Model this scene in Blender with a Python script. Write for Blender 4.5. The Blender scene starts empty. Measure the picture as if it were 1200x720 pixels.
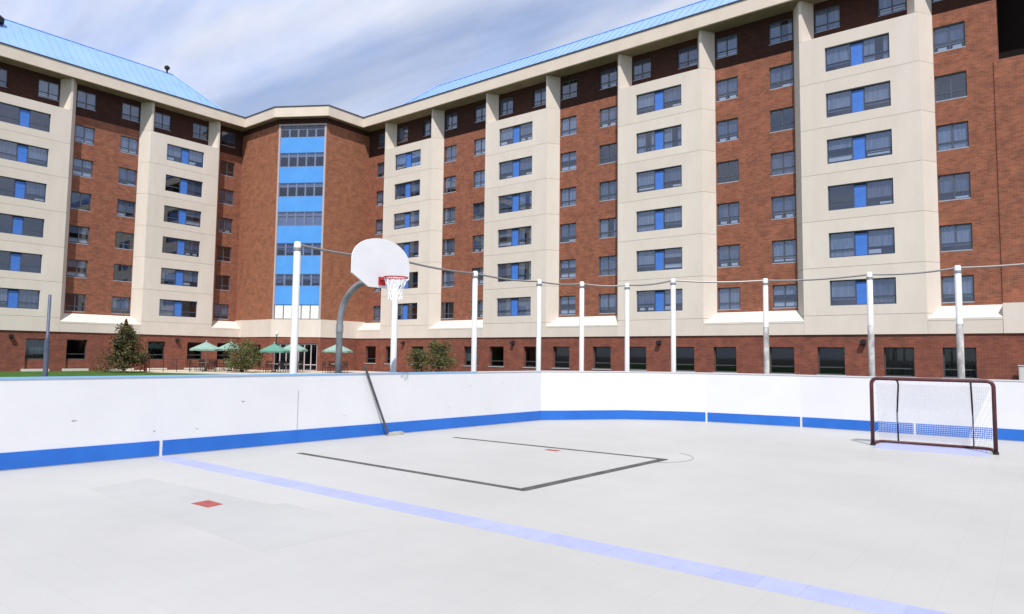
import bpy, bmesh, math, random
from mathutils import Vector, Matrix
R = math.radians
random.seed(7)
S = bpy.context.scene
COL = S.collection

# ------------------------------------------------------------------ camera
PITCH, ROLL, YAW = R(4.061), R(0.7026), R(37.835)
F = Vector((-math.sin(YAW)*math.cos(PITCH), math.cos(YAW)*math.cos(PITCH), math.sin(PITCH)))
R0 = Vector((math.cos(YAW), math.sin(YAW), 0)); U0 = R0.cross(F)
CR = R0*math.cos(ROLL) + U0*math.sin(ROLL); CU = CR.cross(F)
cam = bpy.data.cameras.new('camera'); co = bpy.data.objects.new('camera', cam); COL.objects.link(co)
M = Matrix.Identity(4)
for i in range(3):
    M[i][0] = CR[i]; M[i][1] = CU[i]; M[i][2] = -F[i]
M[0][3], M[1][3], M[2][3] = 0, 0, 1.6
co.matrix_world = M
cam.sensor_fit = 'HORIZONTAL'; cam.sensor_width = 36; cam.lens = 36*796.7/1200
cam.clip_start = 0.1; cam.clip_end = 5000
S.camera = co
S.view_settings.view_transform = 'Standard'; S.view_settings.look = 'None'
S.view_settings.gamma = 1; S.view_settings.exposure = 0.0

# ------------------------------------------------------------------ sky and sun
EL = R(56); SUNH = Vector((0.62, -0.785)).normalized()
SUN = Vector((SUNH.x*math.cos(EL), SUNH.y*math.cos(EL), math.sin(EL)))
W = bpy.data.worlds.new('World'); S.world = W; W.use_nodes = True
nt = W.node_tree; nt.nodes.clear()
def N(t, typ, **kw):
    n = t.nodes.new(typ)
    for k, v in kw.items():
        setattr(n, k, v)
    return n
def L(t, a, b): t.links.new(a, b)
out = N(nt, 'ShaderNodeOutputWorld'); bg = N(nt, 'ShaderNodeBackground')
sky = N(nt, 'ShaderNodeTexSky', sky_type='NISHITA', sun_disc=False)
sky.sun_elevation = EL; sky.sun_rotation = math.atan2(SUN.x, SUN.y); sky.air_density = 1.0; sky.dust_density = 0.1; sky.ozone_density = 3.5
tc = N(nt, 'ShaderNodeTexCoord'); sx = N(nt, 'ShaderNodeSeparateXYZ'); L(nt, tc.outputs['Generated'], sx.inputs[0])
zz = N(nt, 'ShaderNodeMath', operation='MAXIMUM'); L(nt, sx.outputs['Z'], zz.inputs[0]); zz.inputs[1].default_value = 0.02
za = N(nt, 'ShaderNodeMath', operation='ADD'); L(nt, zz.outputs[0], za.inputs[0]); za.inputs[1].default_value = 0.22
dx = N(nt, 'ShaderNodeMath', operation='DIVIDE'); L(nt, sx.outputs['X'], dx.inputs[0]); L(nt, za.outputs[0], dx.inputs[1])
dy = N(nt, 'ShaderNodeMath', operation='DIVIDE'); L(nt, sx.outputs['Y'], dy.inputs[0]); L(nt, za.outputs[0], dy.inputs[1])
cb = N(nt, 'ShaderNodeCombineXYZ'); L(nt, dx.outputs[0], cb.inputs[0]); L(nt, dy.outputs[0], cb.inputs[1])
mp = N(nt, 'ShaderNodeMapping'); L(nt, cb.outputs[0], mp.inputs[0])
mp.inputs['Rotation'].default_value = (0, 0, R(-50)); mp.inputs['Scale'].default_value = (0.8, 2.2, 1); mp.inputs['Location'].default_value = (5.3, 0.7, 0)
n1 = N(nt, 'ShaderNodeTexNoise'); n1.inputs['Scale'].default_value = 1.15; n1.inputs['Detail'].default_value = 8; n1.inputs['Roughness'].default_value = 0.55; n1.inputs['Distortion'].default_value = 0.55
L(nt, mp.outputs[0], n1.inputs['Vector'])
rp = N(nt, 'ShaderNodeValToRGB'); L(nt, n1.outputs['Fac'], rp.inputs[0])
rp.color_ramp.elements[0].position = 0.36; rp.color_ramp.elements[0].color = (0.54, 0.54, 0.54, 1)
rp.color_ramp.elements[1].position = 0.64; rp.color_ramp.elements[1].color = (1, 1, 1, 1)
n2 = N(nt, 'ShaderNodeTexNoise'); n2.inputs['Scale'].default_value = 2.3; n2.inputs['Detail'].default_value = 5; n2.inputs['Distortion'].default_value = 0.3
L(nt, mp.outputs[0], n2.inputs['Vector'])
rc = N(nt, 'ShaderNodeValToRGB'); L(nt, n2.outputs['Fac'], rc.inputs[0])
CS = 1.0
rc.color_ramp.elements[0].position = 0.35; rc.color_ramp.elements[0].color = (5.8, 7.0, 10.2, 1)
rc.color_ramp.elements[1].position = 0.66; rc.color_ramp.elements[1].color = (8.7, 9.0, 10.3, 1)
mx = N(nt, 'ShaderNodeMixRGB'); L(nt, rp.outputs[0], mx.inputs[0]); L(nt, sky.outputs[0], mx.inputs[1]); L(nt, rc.outputs[0], mx.inputs[2])
L(nt, mx.outputs[0], bg.inputs[0]); bg.inputs[1].default_value = 0.10; L(nt, bg.outputs[0], out.inputs[0])
sl = bpy.data.lights.new('sun', 'SUN'); sl.energy = 5.0; sl.angle = R(0.53); sl.color = (1, 0.955, 0.89)
so = bpy.data.objects.new('sun', sl); COL.objects.link(so); so.rotation_euler = SUN.to_track_quat('Z', 'Y').to_euler(); so.location = SUN*80

# ------------------------------------------------------------------ materials
def mat(name, col, rough=0.8, spec=0.3, metal=0.0):
    m = bpy.data.materials.new(name); m.use_nodes = True
    b = m.node_tree.nodes['Principled BSDF']
    b.inputs['Base Color'].default_value = (*col, 1); b.inputs['Roughness'].default_value = rough
    b.inputs['Specular IOR Level'].default_value = spec; b.inputs['Metallic'].default_value = metal
    return m
def noisy(name, c0, c1, scale=3.0, rough=0.8, spec=0.3, bump=0.0, bscale=None, detail=6, lo=0.35, hi=0.65, stretch=(1, 1, 1), metal=0.0, world=False):
    m = mat(name, c0, rough, spec, metal); t = m.node_tree; b = t.nodes['Principled BSDF']
    tc = N(t, 'ShaderNodeTexCoord'); mp = N(t, 'ShaderNodeMapping')
    if world:
        g = N(t, 'ShaderNodeNewGeometry'); L(t, g.outputs['Position'], mp.inputs[0])
    else:
        L(t, tc.outputs['Object'], mp.inputs[0])
    mp.inputs['Scale'].default_value = stretch
    n = N(t, 'ShaderNodeTexNoise'); n.inputs['Scale'].default_value = scale; n.inputs['Detail'].default_value = detail; n.inputs['Roughness'].default_value = 0.6
    L(t, mp.outputs[0], n.inputs['Vector'])
    r = N(t, 'ShaderNodeValToRGB'); r.color_ramp.elements[0].position = lo; r.color_ramp.elements[1].position = hi
    r.color_ramp.elements[0].color = (*c0, 1); r.color_ramp.elements[1].color = (*c1, 1)
    L(t, n.outputs['Fac'], r.inputs[0]); L(t, r.outputs[0], b.inputs['Base Color'])
    if bump:
        n3 = N(t, 'ShaderNodeTexNoise'); n3.inputs['Scale'].default_value = bscale or scale*6; n3.inputs['Detail'].default_value = 4
        L(t, mp.outputs[0], n3.inputs['Vector'])
        bm_ = N(t, 'ShaderNodeBump'); bm_.inputs['Strength'].default_value = bump; bm_.inputs['Distance'].default_value = 0.02
        L(t, n3.outputs['Fac'], bm_.inputs['Height']); L(t, bm_.outputs[0], b.inputs['Normal'])
    return m
def brickmat(name, ca, cb_, mortar, dark=0.7):
    m = mat(name, ca, 0.9, 0.2); t = m.node_tree; b = t.nodes['Principled BSDF']
    tc = N(t, 'ShaderNodeTexCoord'); s = N(t, 'ShaderNodeSeparateXYZ'); L(t, tc.outputs['Object'], s.inputs[0])
    c = N(t, 'ShaderNodeCombineXYZ'); L(t, s.outputs['X'], c.inputs[0]); L(t, s.outputs['Z'], c.inputs[1])
    br = N(t, 'ShaderNodeTexBrick'); L(t, c.outputs[0], br.inputs['Vector'])
    br.inputs['Color1'].default_value = (*ca, 1); br.inputs['Color2'].default_value = (*cb_, 1); br.inputs['Mortar'].default_value = (*mortar, 1)
    br.inputs['Scale'].default_value = 1; br.inputs['Brick Width'].default_value = 0.29; br.inputs['Row Height'].default_value = 0.095
    br.inputs['Mortar Size'].default_value = 0.007; br.inputs['Bias'].default_value = -0.1
    n = N(t, 'ShaderNodeTexNoise'); n.inputs['Scale'].default_value = 1.6; n.inputs['Detail'].default_value = 8; n.inputs['Roughness'].default_value = 0.72
    L(t, c.outputs[0], n.inputs['Vector'])
    r = N(t, 'ShaderNodeValToRGB'); r.color_ramp.elements[0].position = 0.36; r.color_ramp.elements[1].position = 0.66
    r.color_ramp.elements[0].color = (dark, dark, dark*1.02, 1); r.color_ramp.elements[1].color = (1.12, 1.06, 1.0, 1)
    L(t, n.outputs['Fac'], r.inputs[0])
    mu = N(t, 'ShaderNodeMixRGB', blend_type='MULTIPLY'); mu.inputs[0].default_value = 1
    L(t, br.outputs['Color'], mu.inputs[1]); L(t, r.outputs[0], mu.inputs[2]); L(t, mu.outputs[0], b.inputs['Base Color'])
    bp = N(t, 'ShaderNodeBump'); bp.inputs['Strength'].default_value = 0.5; bp.inputs['Distance'].default_value = 0.01; bp.invert = True
    L(t, br.outputs['Fac'], bp.inputs['Height']); L(t, bp.outputs[0], b.inputs['Normal'])
    return m
MT = {}
MT['brick'] = brickmat('brick', (0.32, 0.118, 0.072), (0.225, 0.078, 0.05), (0.30, 0.19, 0.14))
MT['brick_tower'] = brickmat('brick_tower', (0.37, 0.15, 0.085), (0.275, 0.105, 0.062), (0.32, 0.19, 0.13))
MT['brick_base'] = brickmat('brick_base', (0.25, 0.085, 0.058), (0.185, 0.062, 0.045), (0.24, 0.13, 0.10))
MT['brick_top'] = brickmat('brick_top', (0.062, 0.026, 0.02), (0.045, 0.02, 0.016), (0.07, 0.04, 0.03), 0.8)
MT['precast'] = noisy('precast', (0.615, 0.55, 0.485), (0.675, 0.605, 0.54), 0.7, 0.88, 0.2, 0.15, 14, stretch=(1, 1, 0.35))
MT['precast2'] = noisy('precast2', (0.635, 0.57, 0.505), (0.695, 0.625, 0.56), 0.9, 0.88, 0.2, 0.15, 14, stretch=(1, 1, 0.35))
MT['ledge'] = noisy('ledge', (0.62, 0.565, 0.50), (0.68, 0.625, 0.555), 1.2, 0.85, 0.2)
MT['fascia'] = noisy('fascia', (0.63, 0.545, 0.455), (0.69, 0.60, 0.51), 0.8, 0.7, 0.3)
MT['soffit'] = noisy('soffit', (0.20, 0.16, 0.115), (0.26, 0.21, 0.15), 1.0, 0.9, 0.1)
MT['gutter'] = mat('gutter', (0.045, 0.05, 0.07), 0.5, 0.4)
MT['roof'] = noisy('roof', (0.215, 0.36, 0.66), (0.25, 0.40, 0.70), 0.5, 0.42, 0.5, stretch=(1, 1, 1))
MT['frame'] = mat('frame', (0.075, 0.09, 0.115), 0.5, 0.4, 0.0)
MT['sillmetal'] = mat('sillmetal', (0.30, 0.33, 0.39), 0.5, 0.4)
MT['towerframe'] = mat('towerframe', (0.16, 0.20, 0.30), 0.5, 0.4)
MT['bframe'] = mat('bframe', (0.055, 0.075, 0.13), 0.5, 0.4)
MT['gframe'] = mat('gframe', (0.06, 0.065, 0.07), 0.5, 0.4)
MT['bluepanel'] = noisy('bluepanel', (0.05, 0.165, 0.56), (0.065, 0.20, 0.62), 2.0, 0.45, 0.4)
MT['towerblue'] = noisy('towerblue', (0.075, 0.285, 0.70), (0.09, 0.32, 0.76), 0.8, 0.4, 0.4)
MT['blind'] = noisy('blind', (0.24, 0.27, 0.33), (0.40, 0.42, 0.46), 1.5, 0.9, 0.1, stretch=(6, 6, 0.4), world=True)
MT['blind2'] = noisy('blind2', (0.12, 0.14, 0.19), (0.22, 0.245, 0.30), 1.5, 0.9, 0.1, stretch=(6, 6, 0.4), world=True)
MT['blindw'] = mat('blindw', (0.72, 0.72, 0.70), 0.9, 0.1)
MT['interior'] = mat('interior', (0.045, 0.05, 0.06), 0.95, 0.05)
MT['whitepanel'] = mat('whitepanel', (0.74, 0.74, 0.74), 0.5, 0.3)
MT['trim'] = mat('trim', (0.42, 0.36, 0.37), 0.5, 0.4)
MT['grey_sill'] = mat('grey_sill', (0.36, 0.36, 0.38), 0.8, 0.2)
MT['step'] = mat('step', (0.62, 0.60, 0.55), 0.9, 0.2)
MT['dark'] = mat('dark', (0.02, 0.02, 0.022), 0.6, 0.3)
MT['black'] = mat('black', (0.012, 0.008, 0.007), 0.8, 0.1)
MT['white_steel'] = noisy('white_steel', (0.64, 0.64, 0.65), (0.74, 0.74, 0.74), 2.0, 0.45, 0.4, stretch=(1, 1, 0.3), world=True)
MT['weathered'] = noisy('weathered', (0.24, 0.23, 0.22), (0.60, 0.59, 0.58), 7.0, 0.6, 0.3, stretch=(1, 1, 0.5), world=True)
MT['galv'] = noisy('galv', (0.20, 0.21, 0.23), (0.30, 0.31, 0.33), 5.0, 0.45, 0.5, metal=0.35)
MT['cable'] = mat('cable', (0.27, 0.26, 0.25), 0.5, 0.4, 0.4)
MT['board'] = noisy('board', (0.63, 0.632, 0.645), (0.665, 0.667, 0.678), 0.9, 0.42, 0.45, 0.05, 3, world=True)
MT['kick'] = noisy('kick', (0.011, 0.112, 0.46), (0.016, 0.138, 0.53), 1.6, 0.4, 0.45, world=True)
MT['capblue'] = mat('capblue', (0.22, 0.42, 0.66), 0.5, 0.4)
MT['capgrey'] = mat('capgrey', (0.55, 0.55, 0.56), 0.5, 0.4)
MT['lane'] = noisy('lane', (0.05, 0.05, 0.047), (0.10, 0.10, 0.094), 4, 0.7, 0.3)
MT['redmark'] = noisy('redmark', (0.27, 0.05, 0.045), (0.36, 0.085, 0.075), 8, 0.6, 0.3)
MT['patch'] = noisy('patch', (0.375, 0.376, 0.368), (0.42, 0.419, 0.41), 0.8, 0.55, 0.35)
MT['scuff'] = mat('scuff', (0.34, 0.34, 0.33), 0.6, 0.3)
MT['maroon'] = noisy('maroon', (0.055, 0.012, 0.014), (0.10, 0.022, 0.024), 6, 0.45, 0.45)
MT['stickshaft'] = noisy('stickshaft', (0.05, 0.05, 0.055), (0.09, 0.085, 0.085), 8, 0.5, 0.4)
MT['stickblade'] = noisy('stickblade', (0.34, 0.33, 0.30), (0.50, 0.48, 0.44), 10, 0.7, 0.2)
MT['net'] = mat('net', (0.82, 0.82, 0.84), 0.8, 0.2)
MT['rim'] = mat('rim', (0.42, 0.02, 0.025), 0.45, 0.4)
MT['bb'] = noisy('bb', (0.70, 0.70, 0.72), (0.75, 0.75, 0.76), 2, 0.4, 0.4)
MT['green'] = noisy('green', (0.09, 0.24, 0.19), (0.13, 0.30, 0.24), 3, 0.8, 0.2)
MT['paleg'] = noisy('paleg', (0.20, 0.33, 0.28), (0.27, 0.40, 0.345), 3, 0.8, 0.2)
MT['bark'] = noisy('bark', (0.06, 0.04, 0.028), (0.11, 0.075, 0.05), 6, 0.95, 0.1)
MT['redpost'] = mat('redpost', (0.16, 0.02, 0.02), 0.5, 0.4)
MT['bluepole'] = noisy('bluepole', (0.06, 0.075, 0.13), (0.10, 0.115, 0.18), 4, 0.5, 0.4)
MT['cabinet'] = mat('cabinet', (0.55, 0.56, 0.55), 0.6, 0.3)
MT['globe'] = mat('globe', (0.8, 0.78, 0.72), 0.4, 0.4)
MT['tabletop'] = mat('tabletop', (0.55, 0.56, 0.53), 0.5, 0.4)
MT['lawn'] = noisy('lawn', (0.035, 0.085, 0.018), (0.065, 0.135, 0.03), 1.2, 0.95, 0.1, 0.6, 25, world=True)
MT['ground'] = noisy('ground', (0.11, 0.105, 0.095), (0.15, 0.14, 0.125), 0.3, 0.95, 0.1, world=True)
MT['paving'] = noisy('paving', (0.46, 0.40, 0.32), (0.56, 0.50, 0.41), 1.0, 0.95, 0.1, world=True)

def leafmat(name, c0, c1, c2):
    m = mat(name, c0, 0.7, 0.25); t = m.node_tree; b = t.nodes['Principled BSDF']
    g = N(t, 'ShaderNodeNewGeometry')
    r = N(t, 'ShaderNodeValToRGB'); r.color_ramp.elements[0].color = (*c0, 1); r.color_ramp.elements[1].color = (*c2, 1)
    e = r.color_ramp.elements.new(0.6); e.color = (*c1, 1)
    L(t, g.outputs['Random Per Island'], r.inputs[0]); L(t, r.outputs[0], b.inputs['Base Color'])
    return m
MT['leaf_dark'] = leafmat('leaf_dark', (0.03, 0.04, 0.016), (0.07, 0.072, 0.028), (0.20, 0.13, 0.06))
MT['leaf_olive'] = leafmat('leaf_olive', (0.05, 0.075, 0.02), (0.095, 0.11, 0.035), (0.20, 0.15, 0.07))

def glassmat(name, tint, refl=1.0, base=0.05):
    m = bpy.data.materials.new(name); m.use_nodes = True; t = m.node_tree; t.nodes.clear()
    o = N(t, 'ShaderNodeOutputMaterial'); mixn = N(t, 'ShaderNodeMixShader')
    tr = N(t, 'ShaderNodeBsdfTransparent'); tr.inputs[0].default_value = (*tint, 1)
    gl = N(t, 'ShaderNodeBsdfGlossy'); gl.inputs['Roughness'].default_value = 0.03; gl.inputs[0].default_value = (0.9, 0.93, 1.0, 1)
    lw = N(t, 'ShaderNodeLayerWeight'); lw.inputs['Blend'].default_value = 0.5
    fr = N(t, 'ShaderNodeMath', operation='POWER'); L(t, lw.outputs['Facing'], fr.inputs[0]); fr.inputs[1].default_value = 3.5
    mm = N(t, 'ShaderNodeMath', operation='MULTIPLY_ADD'); L(t, fr.outputs[0], mm.inputs[0]); mm.inputs[1].default_value = refl; mm.inputs[2].default_value = base
    L(t, mm.outputs[0], mixn.inputs[0]); L(t, tr.outputs[0], mixn.inputs[1]); L(t, gl.outputs[0], mixn.inputs[2]); L(t, mixn.outputs[0], o.inputs[0])
    return m
MT['glass'] = glassmat('glass', (0.80, 0.84, 0.91), 0.75, 0.09)
MT['glass_tower'] = glassmat('glass_tower', (0.60, 0.66, 0.80), 0.75, 0.08)
MT['glass_dark'] = glassmat('glass_dark', (0.68, 0.73, 0.73), 0.7, 0.04)

# sport floor: pale interlocking tiles, faint seams
def floormat(name, c0, c1, tile=0.305):
    m = noisy(name, c0, c1, 0.35, 0.5, 0.35, world=True, lo=0.3, hi=0.7, detail=9)
    t = m.node_tree; b = t.nodes['Principled BSDF']
    g = N(t, 'ShaderNodeNewGeometry')
    br = N(t, 'ShaderNodeTexBrick'); br.offset = 0.0; L(t, g.outputs['Position'], br.inputs['Vector'])
    br.inputs['Scale'].default_value = 1; br.inputs['Brick Width'].default_value = tile; br.inputs['Row Height'].default_value = tile
    br.inputs['Mortar Size'].default_value = 0.0035; br.inputs['Color1'].default_value = (0.985, 0.985, 0.985, 1); br.inputs['Color2'].default_value = (1.0, 1.0, 1.0, 1); br.inputs['Mortar'].default_value = (0.93, 0.93, 0.93, 1)
    src = b.inputs['Base Color'].links[0].from_socket
    mu = N(t, 'ShaderNodeMixRGB', blend_type='MULTIPLY'); mu.inputs[0].default_value = 1
    L(t, src, mu.inputs[1]); L(t, br.outputs['Color'], mu.inputs[2]); L(t, mu.outputs[0], b.inputs['Base Color'])
    return m
MT['floor'] = floormat('floor', (0.388, 0.386, 0.374), (0.452, 0.449, 0.436))
LIL = [noisy('lilac%d' % i, (0.30+0.009*i, 0.33+0.009*i, 0.585), (0.335+0.009*i, 0.36+0.009*i, 0.61), 5, 0.5, 0.35, world=True) for i in range(4)]

# ------------------------------------------------------------------ mesh helpers
class MB:
    def __init__(s): s.v = []; s.f = []
    def quad(s, a, b, c, d):
        i = len(s.v); s.v += [a, b, c, d]; s.f.append((i, i+1, i+2, i+3)); return s
    def box(s, x0, x1, y0, y1, z0, z1):
        i = len(s.v)
        s.v += [(x0,y0,z0),(x1,y0,z0),(x1,y1,z0),(x0,y1,z0),(x0,y0,z1),(x1,y0,z1),(x1,y1,z1),(x0,y1,z1)]
        s.f += [(i,i+3,i+2,i+1),(i+4,i+5,i+6,i+7),(i,i+1,i+5,i+4),(i+1,i+2,i+6,i+5),(i+2,i+3,i+7,i+6),(i+3,i,i+4,i+7)]
        return s
    def prism(s, pts, z0, z1):
        i = len(s.v); n = len(pts)
        s.v += [(p[0], p[1], z0) for p in pts] + [(p[0], p[1], z1) for p in pts]
        s.f += [tuple(i+n-1-k for k in range(n)), tuple(i+n+k for k in range(n))]
        for k in range(n):
            j = (k+1) % n; s.f.append((i+k, i+j, i+n+j, i+n+k))
        return s
    def tube(s, path, rad, seg=8, caps=True):
        path = [Vector(p) for p in path]; n = len(path)
        rads = rad if isinstance(rad, (list, tuple)) else [rad]*n
        i0 = len(s.v); prev = None
        for k in range(n):
            d = (path[min(k+1, n-1)] - path[max(k-1, 0)]).normalized()
            if prev is None:
                a = Vector((0, 0, 1)) if abs(d.z) < 0.9 else Vector((1, 0, 0))
                u = d.cross(a).normalized()
            else:
                u = (prev - d*prev.dot(d)).normalized()
            prev = u; w = d.cross(u)
            for q in range(seg):
                t = 2*math.pi*q/seg
                s.v.append(tuple(path[k] + (u*math.cos(t) + w*math.sin(t))*rads[k]))
        for k in range(n-1):
            for q in range(seg):
                a = i0+k*seg+q; b = i0+k*seg+(q+1) % seg
                s.f.append((a, b, b+seg, a+seg))
        if caps:
            s.f.append(tuple(i0+q for q in range(seg))[::-1]); s.f.append(tuple(i0+(n-1)*seg+q for q in range(seg)))
        return s
    def lathe(s, prof, seg=16):
        i0 = len(s.v)
        for r, z in prof:
            for q in range(seg):
                t = 2*math.pi*q/seg; s.v.append((r*math.cos(t), r*math.sin(t), z))
        for k in range(len(prof)-1):
            for q in range(seg):
                a = i0+k*seg+q; b = i0+k*seg+(q+1) % seg; s.f.append((a, b, b+seg, a+seg))
        return s
    def wall(s, x0, x1, z0, z1, holes, y0, y1):
        """slab y0..y1 with rectangular holes (hx0,hx1,hz0,hz1): faces, reveals and rim"""
        xs = sorted({x0, x1} | {h[0] for h in holes} | {h[1] for h in holes})
        zs = sorted({z0, z1} | {h[2] for h in holes} | {h[3] for h in holes})
        xs = [x for x in xs if x0-1e-6 <= x <= x1+1e-6]; zs = [z for z in zs if z0-1e-6 <= z <= z1+1e-6]
        def hole(x, z): return any(h[0] < x < h[1] and h[2] < z < h[3] for h in holes)
        for a, b in zip(xs, xs[1:]):
            for c, d in zip(zs, zs[1:]):
                if not hole((a+b)/2, (c+d)/2):
                    s.quad((a,y0,c),(b,y0,c),(b,y0,d),(a,y0,d)); s.quad((b,y1,c),(a,y1,c),(a,y1,d),(b,y1,d))
        for h in holes:
            a, b, c, d = h
            s.quad((a,y0,c),(a,y1,c),(b,y1,c),(b,y0,c)); s.quad((a,y0,d),(b,y0,d),(b,y1,d),(a,y1,d))
            s.quad((a,y0,c),(a,y0,d),(a,y1,d),(a,y1,c)); s.quad((b,y0,c),(b,y1,c),(b,y1,d),(b,y0,d))
        s.quad((x0,y0,z0),(x0,y0,z1),(x0,y1,z1),(x0,y1,z0)); s.quad((x1,y0,z0),(x1,y1,z0),(x1,y1,z1),(x1,y0,z1))
        s.quad((x0,y0,z1),(x1,y0,z1),(x1,y1,z1),(x0,y1,z1)); s.quad((x0,y0,z0),(x0,y1,z0),(x1,y1,z0),(x1,y0,z0))
        return s
    def mesh(s, name, m, smooth=False):
        me = bpy.data.meshes.new(name); me.from_pydata([tuple(v) for v in s.v], [], s.f); me.update()
        if m is not None: me.materials.append(MT[m] if isinstance(m, str) else m)
        if smooth:
            for p in me.polygons: p.use_smooth = True
        return me
WM = {}
def link(name, data, parent=None, mw=None, local=False):
    o = bpy.data.objects.new(name, data); COL.objects.link(o)
    mw = mw or Matrix.Identity(4)
    if parent is not None:
        o.parent = parent
        if local:
            WM[o] = WM[parent] @ mw
        else:
            o.matrix_parent_inverse = WM[parent].inverted(); WM[o] = mw
    else:
        WM[o] = mw
    o.matrix_basis = mw
    return o
def thing(name, label, cat, loc=(0, 0, 0), rotz=0, group=None, data=None, kind=None):
    o = link(name, data, None, Matrix.Translation(loc) @ Matrix.Rotation(rotz, 4, 'Z'))
    if label: o['label'] = label
    if cat: o['category'] = cat
    if group: o['group'] = group
    if kind: o['kind'] = kind
    return o
def part(name, mb, m, parent, mw=None, local=True, smooth=False):
    return link(name, mb.mesh(name, m, smooth), parent, mw, local)

# ------------------------------------------------------------------ setting: lawn, paving, rink floor
BIG = 2500
ground = link('ground', MB().quad((-BIG,-BIG,-0.07),(BIG,-BIG,-0.07),(BIG,BIG,-0.07),(-BIG,BIG,-0.07)).mesh('ground', 'ground')); ground['kind'] = 'structure'
lawn = link('lawn', MB().prism([(-60.2,-40),(-12.4,-40),(-12.0,14.2),(-9.6,17.8),(-6.8,19.2),(12,19.6),(12,36),(-39.9,36),(-43.9,27.9),(-53.5,24.3),(-60.2,24.1)], -0.065, -0.045).mesh('lawn', 'lawn')); lawn['kind'] = 'structure'
patio = link('patio_paving', MB().prism([(-60,24.2),(-53.5,24.4),(-44,28),(-40,36),(-40,41.6),(-51,41.6),(-51,37.7),(-55,35.3),(-60,35.3)], -0.05, -0.02).mesh('patio_paving', 'paving')); patio['kind'] = 'structure'

# board line of the rink, inside edge, walking away from the camera then to the right
def lx(y): return -9.85 - (13.9 - y)*0.0925
LJ = [-6.0, -3.5, -1.1, 0.6, 2.8, 5.03, 7.3, 9.5, 11.7, 13.9]
PTS = [(lx(y), y) for y in LJ] + [(-8.45, 15.65), (-7.45, 16.25), (-6.65, 16.55), (-4.5, 16.95), (-2.2, 17.10), (0.3, 17.2), (2.75, 17.3), (5.2, 17.4), (7.6, 17.5)]
floor = link('rink_floor', MB().prism([(p[0], p[1]) for p in PTS] + [(7.6, -6.0)], -0.055, 0.0).mesh('rink_floor', 'floor')); floor['kind'] = 'structure'

# floor markings: the pale lilac line is laid as single tiles
ANG = 0.006
tile_me = [MB().box(0.001, 0.304, 0, 0.30, -0.004, 0.002).mesh('line_tile', m_) for m_ in LIL]
x = -10.50; k = 0
while x < 1.6:
    o = link('line_tile', random.choice(tile_me), floor, Matrix.Translation((x, 4.86 + (x+10.4)*ANG + random.uniform(-0.002, 0.002), 0)))
    x += 0.305; k += 1
def flat(name, pts, m, parent=floor, z=0.004):
    mb = MB().prism(pts, -0.004, z*0.5); return link(name, mb.mesh(name, m), parent)
def line(name, p, q, w, m, z=0.006):
    p = Vector(p); q = Vector(q); d = (q-p).normalized(); n = Vector((-d.y, d.x))*w/2
    return flat(name, [tuple(p+n), tuple(p-n), tuple(q-n), tuple(q+n)], m, z=z)
A_, B_, C_, D_ = (-9.41, 6.62), (-4.93, 6.60), (-4.72, 10.02), (-9.03, 9.84)
line('lane_line', A_, (B_[0]+0.05, B_[1]), 0.105, 'lane')
line('lane_line', (C_[0]+0.04, C_[1]), D_, 0.10, 'lane', 0.0062)
line('free_throw_line', B_, C_, 0.13, 'lane', 0.0105)
link('floor_patch', MB().prism([(-8.75, 3.33), (-5.0, 3.20), (-4.85, 4.38), (-6.4, 4.36), (-6.45, 4.22), (-8.95, 4.08)], -0.006, 0.0012).mesh('floor_patch', 'patch'), floor)
flat('red_tile', [(-7.12, 3.70), (-6.81, 3.72), (-6.84, 3.90), (-7.14, 3.90)], 'redmark', z=0.008)
flat('red_tile', [(-6.72, 9.60), (-6.47, 9.60), (-6.47, 9.72), (-6.72, 9.72)], 'redmark', z=0.008)
arc = MB()
for k in range(14):
    a0 = R(-70 + k*10); a1 = R(-70 + (k+1)*10); r0, r1 = 0.66, 0.685; cx, cy = -5.05, 10.2
    arc.quad((cx+r0*math.cos(a0), cy+r0*math.sin(a0), .004), (cx+r1*math.cos(a0), cy+r1*math.sin(a0), .004), (cx+r1*math.cos(a1), cy+r1*math.sin(a1), .004), (cx+r0*math.cos(a1), cy+r0*math.sin(a1), .004))
link('scuff_mark', arc.mesh('scuff_mark', 'scuff'), floor)
flat('goal_crease', [(-2.50, 13.95), (-0.72, 14.02), (-0.80, 15.0), (-2.45, 14.95)], LIL[2], z=0.005)

# ------------------------------------------------------------------ rink boards
HB, HK = 1.22, 0.235
boards = thing('rink_boards', 'white plastic rink boards with blue kick plate running round the court', 'rink boards', (PTS[9][0], PTS[9][1], 0))
def seg_box(p, q, o0, o1, z0, z1, gap=0.003):
    p = Vector(p); q = Vector(q); d = (q-p).normalized(); n = Vector((-d.y, d.x)); p = p+d*gap; q = q-d*gap
    return MB().prism([tuple(p+n*o0), tuple(q+n*o0), tuple(q+n*o1), tuple(p+n*o1)], z0, z1)
for i, (p, q) in enumerate(zip(PTS, PTS[1:])):
    link('board_panel', seg_box(p, q, 0.0, 0.05, -0.05, HB - 0.02, 0.0003).mesh('board_panel', 'board'), boards)
    link('top_rail', seg_box(p, q, -0.012, 0.075, HB-0.019, HB+0.006, 0.0).mesh('top_rail', 'capblue' if i < 8 else 'capgrey'), boards)
    g0 = 0.025 if (p[1] == 5.03 or 12 <= PTS.index(p)) else 0.001
    g1 = 0.025 if (q[1] == 5.03 or 12 <= PTS.index(q)) else 0.001
    pv = Vector(p); qv = Vector(q); d = (qv-pv).normalized()
    link('kick_plate', seg_box(tuple(pv+d*g0), tuple(qv-d*g1), -0.012, -0.0005, 0.012, HK, 0).mesh('kick_plate', 'kick'), boards)
sp = Vector((lx(7.3)+0.0015, 7.3))
link('joint_slot', MB().box(sp.x-0.001, sp.x+0.001, sp.y-0.006, sp.y+0.006, 0.24, 0.93).mesh('joint_slot', 'scuff'), boards)
rs = random.Random(4)
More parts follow.
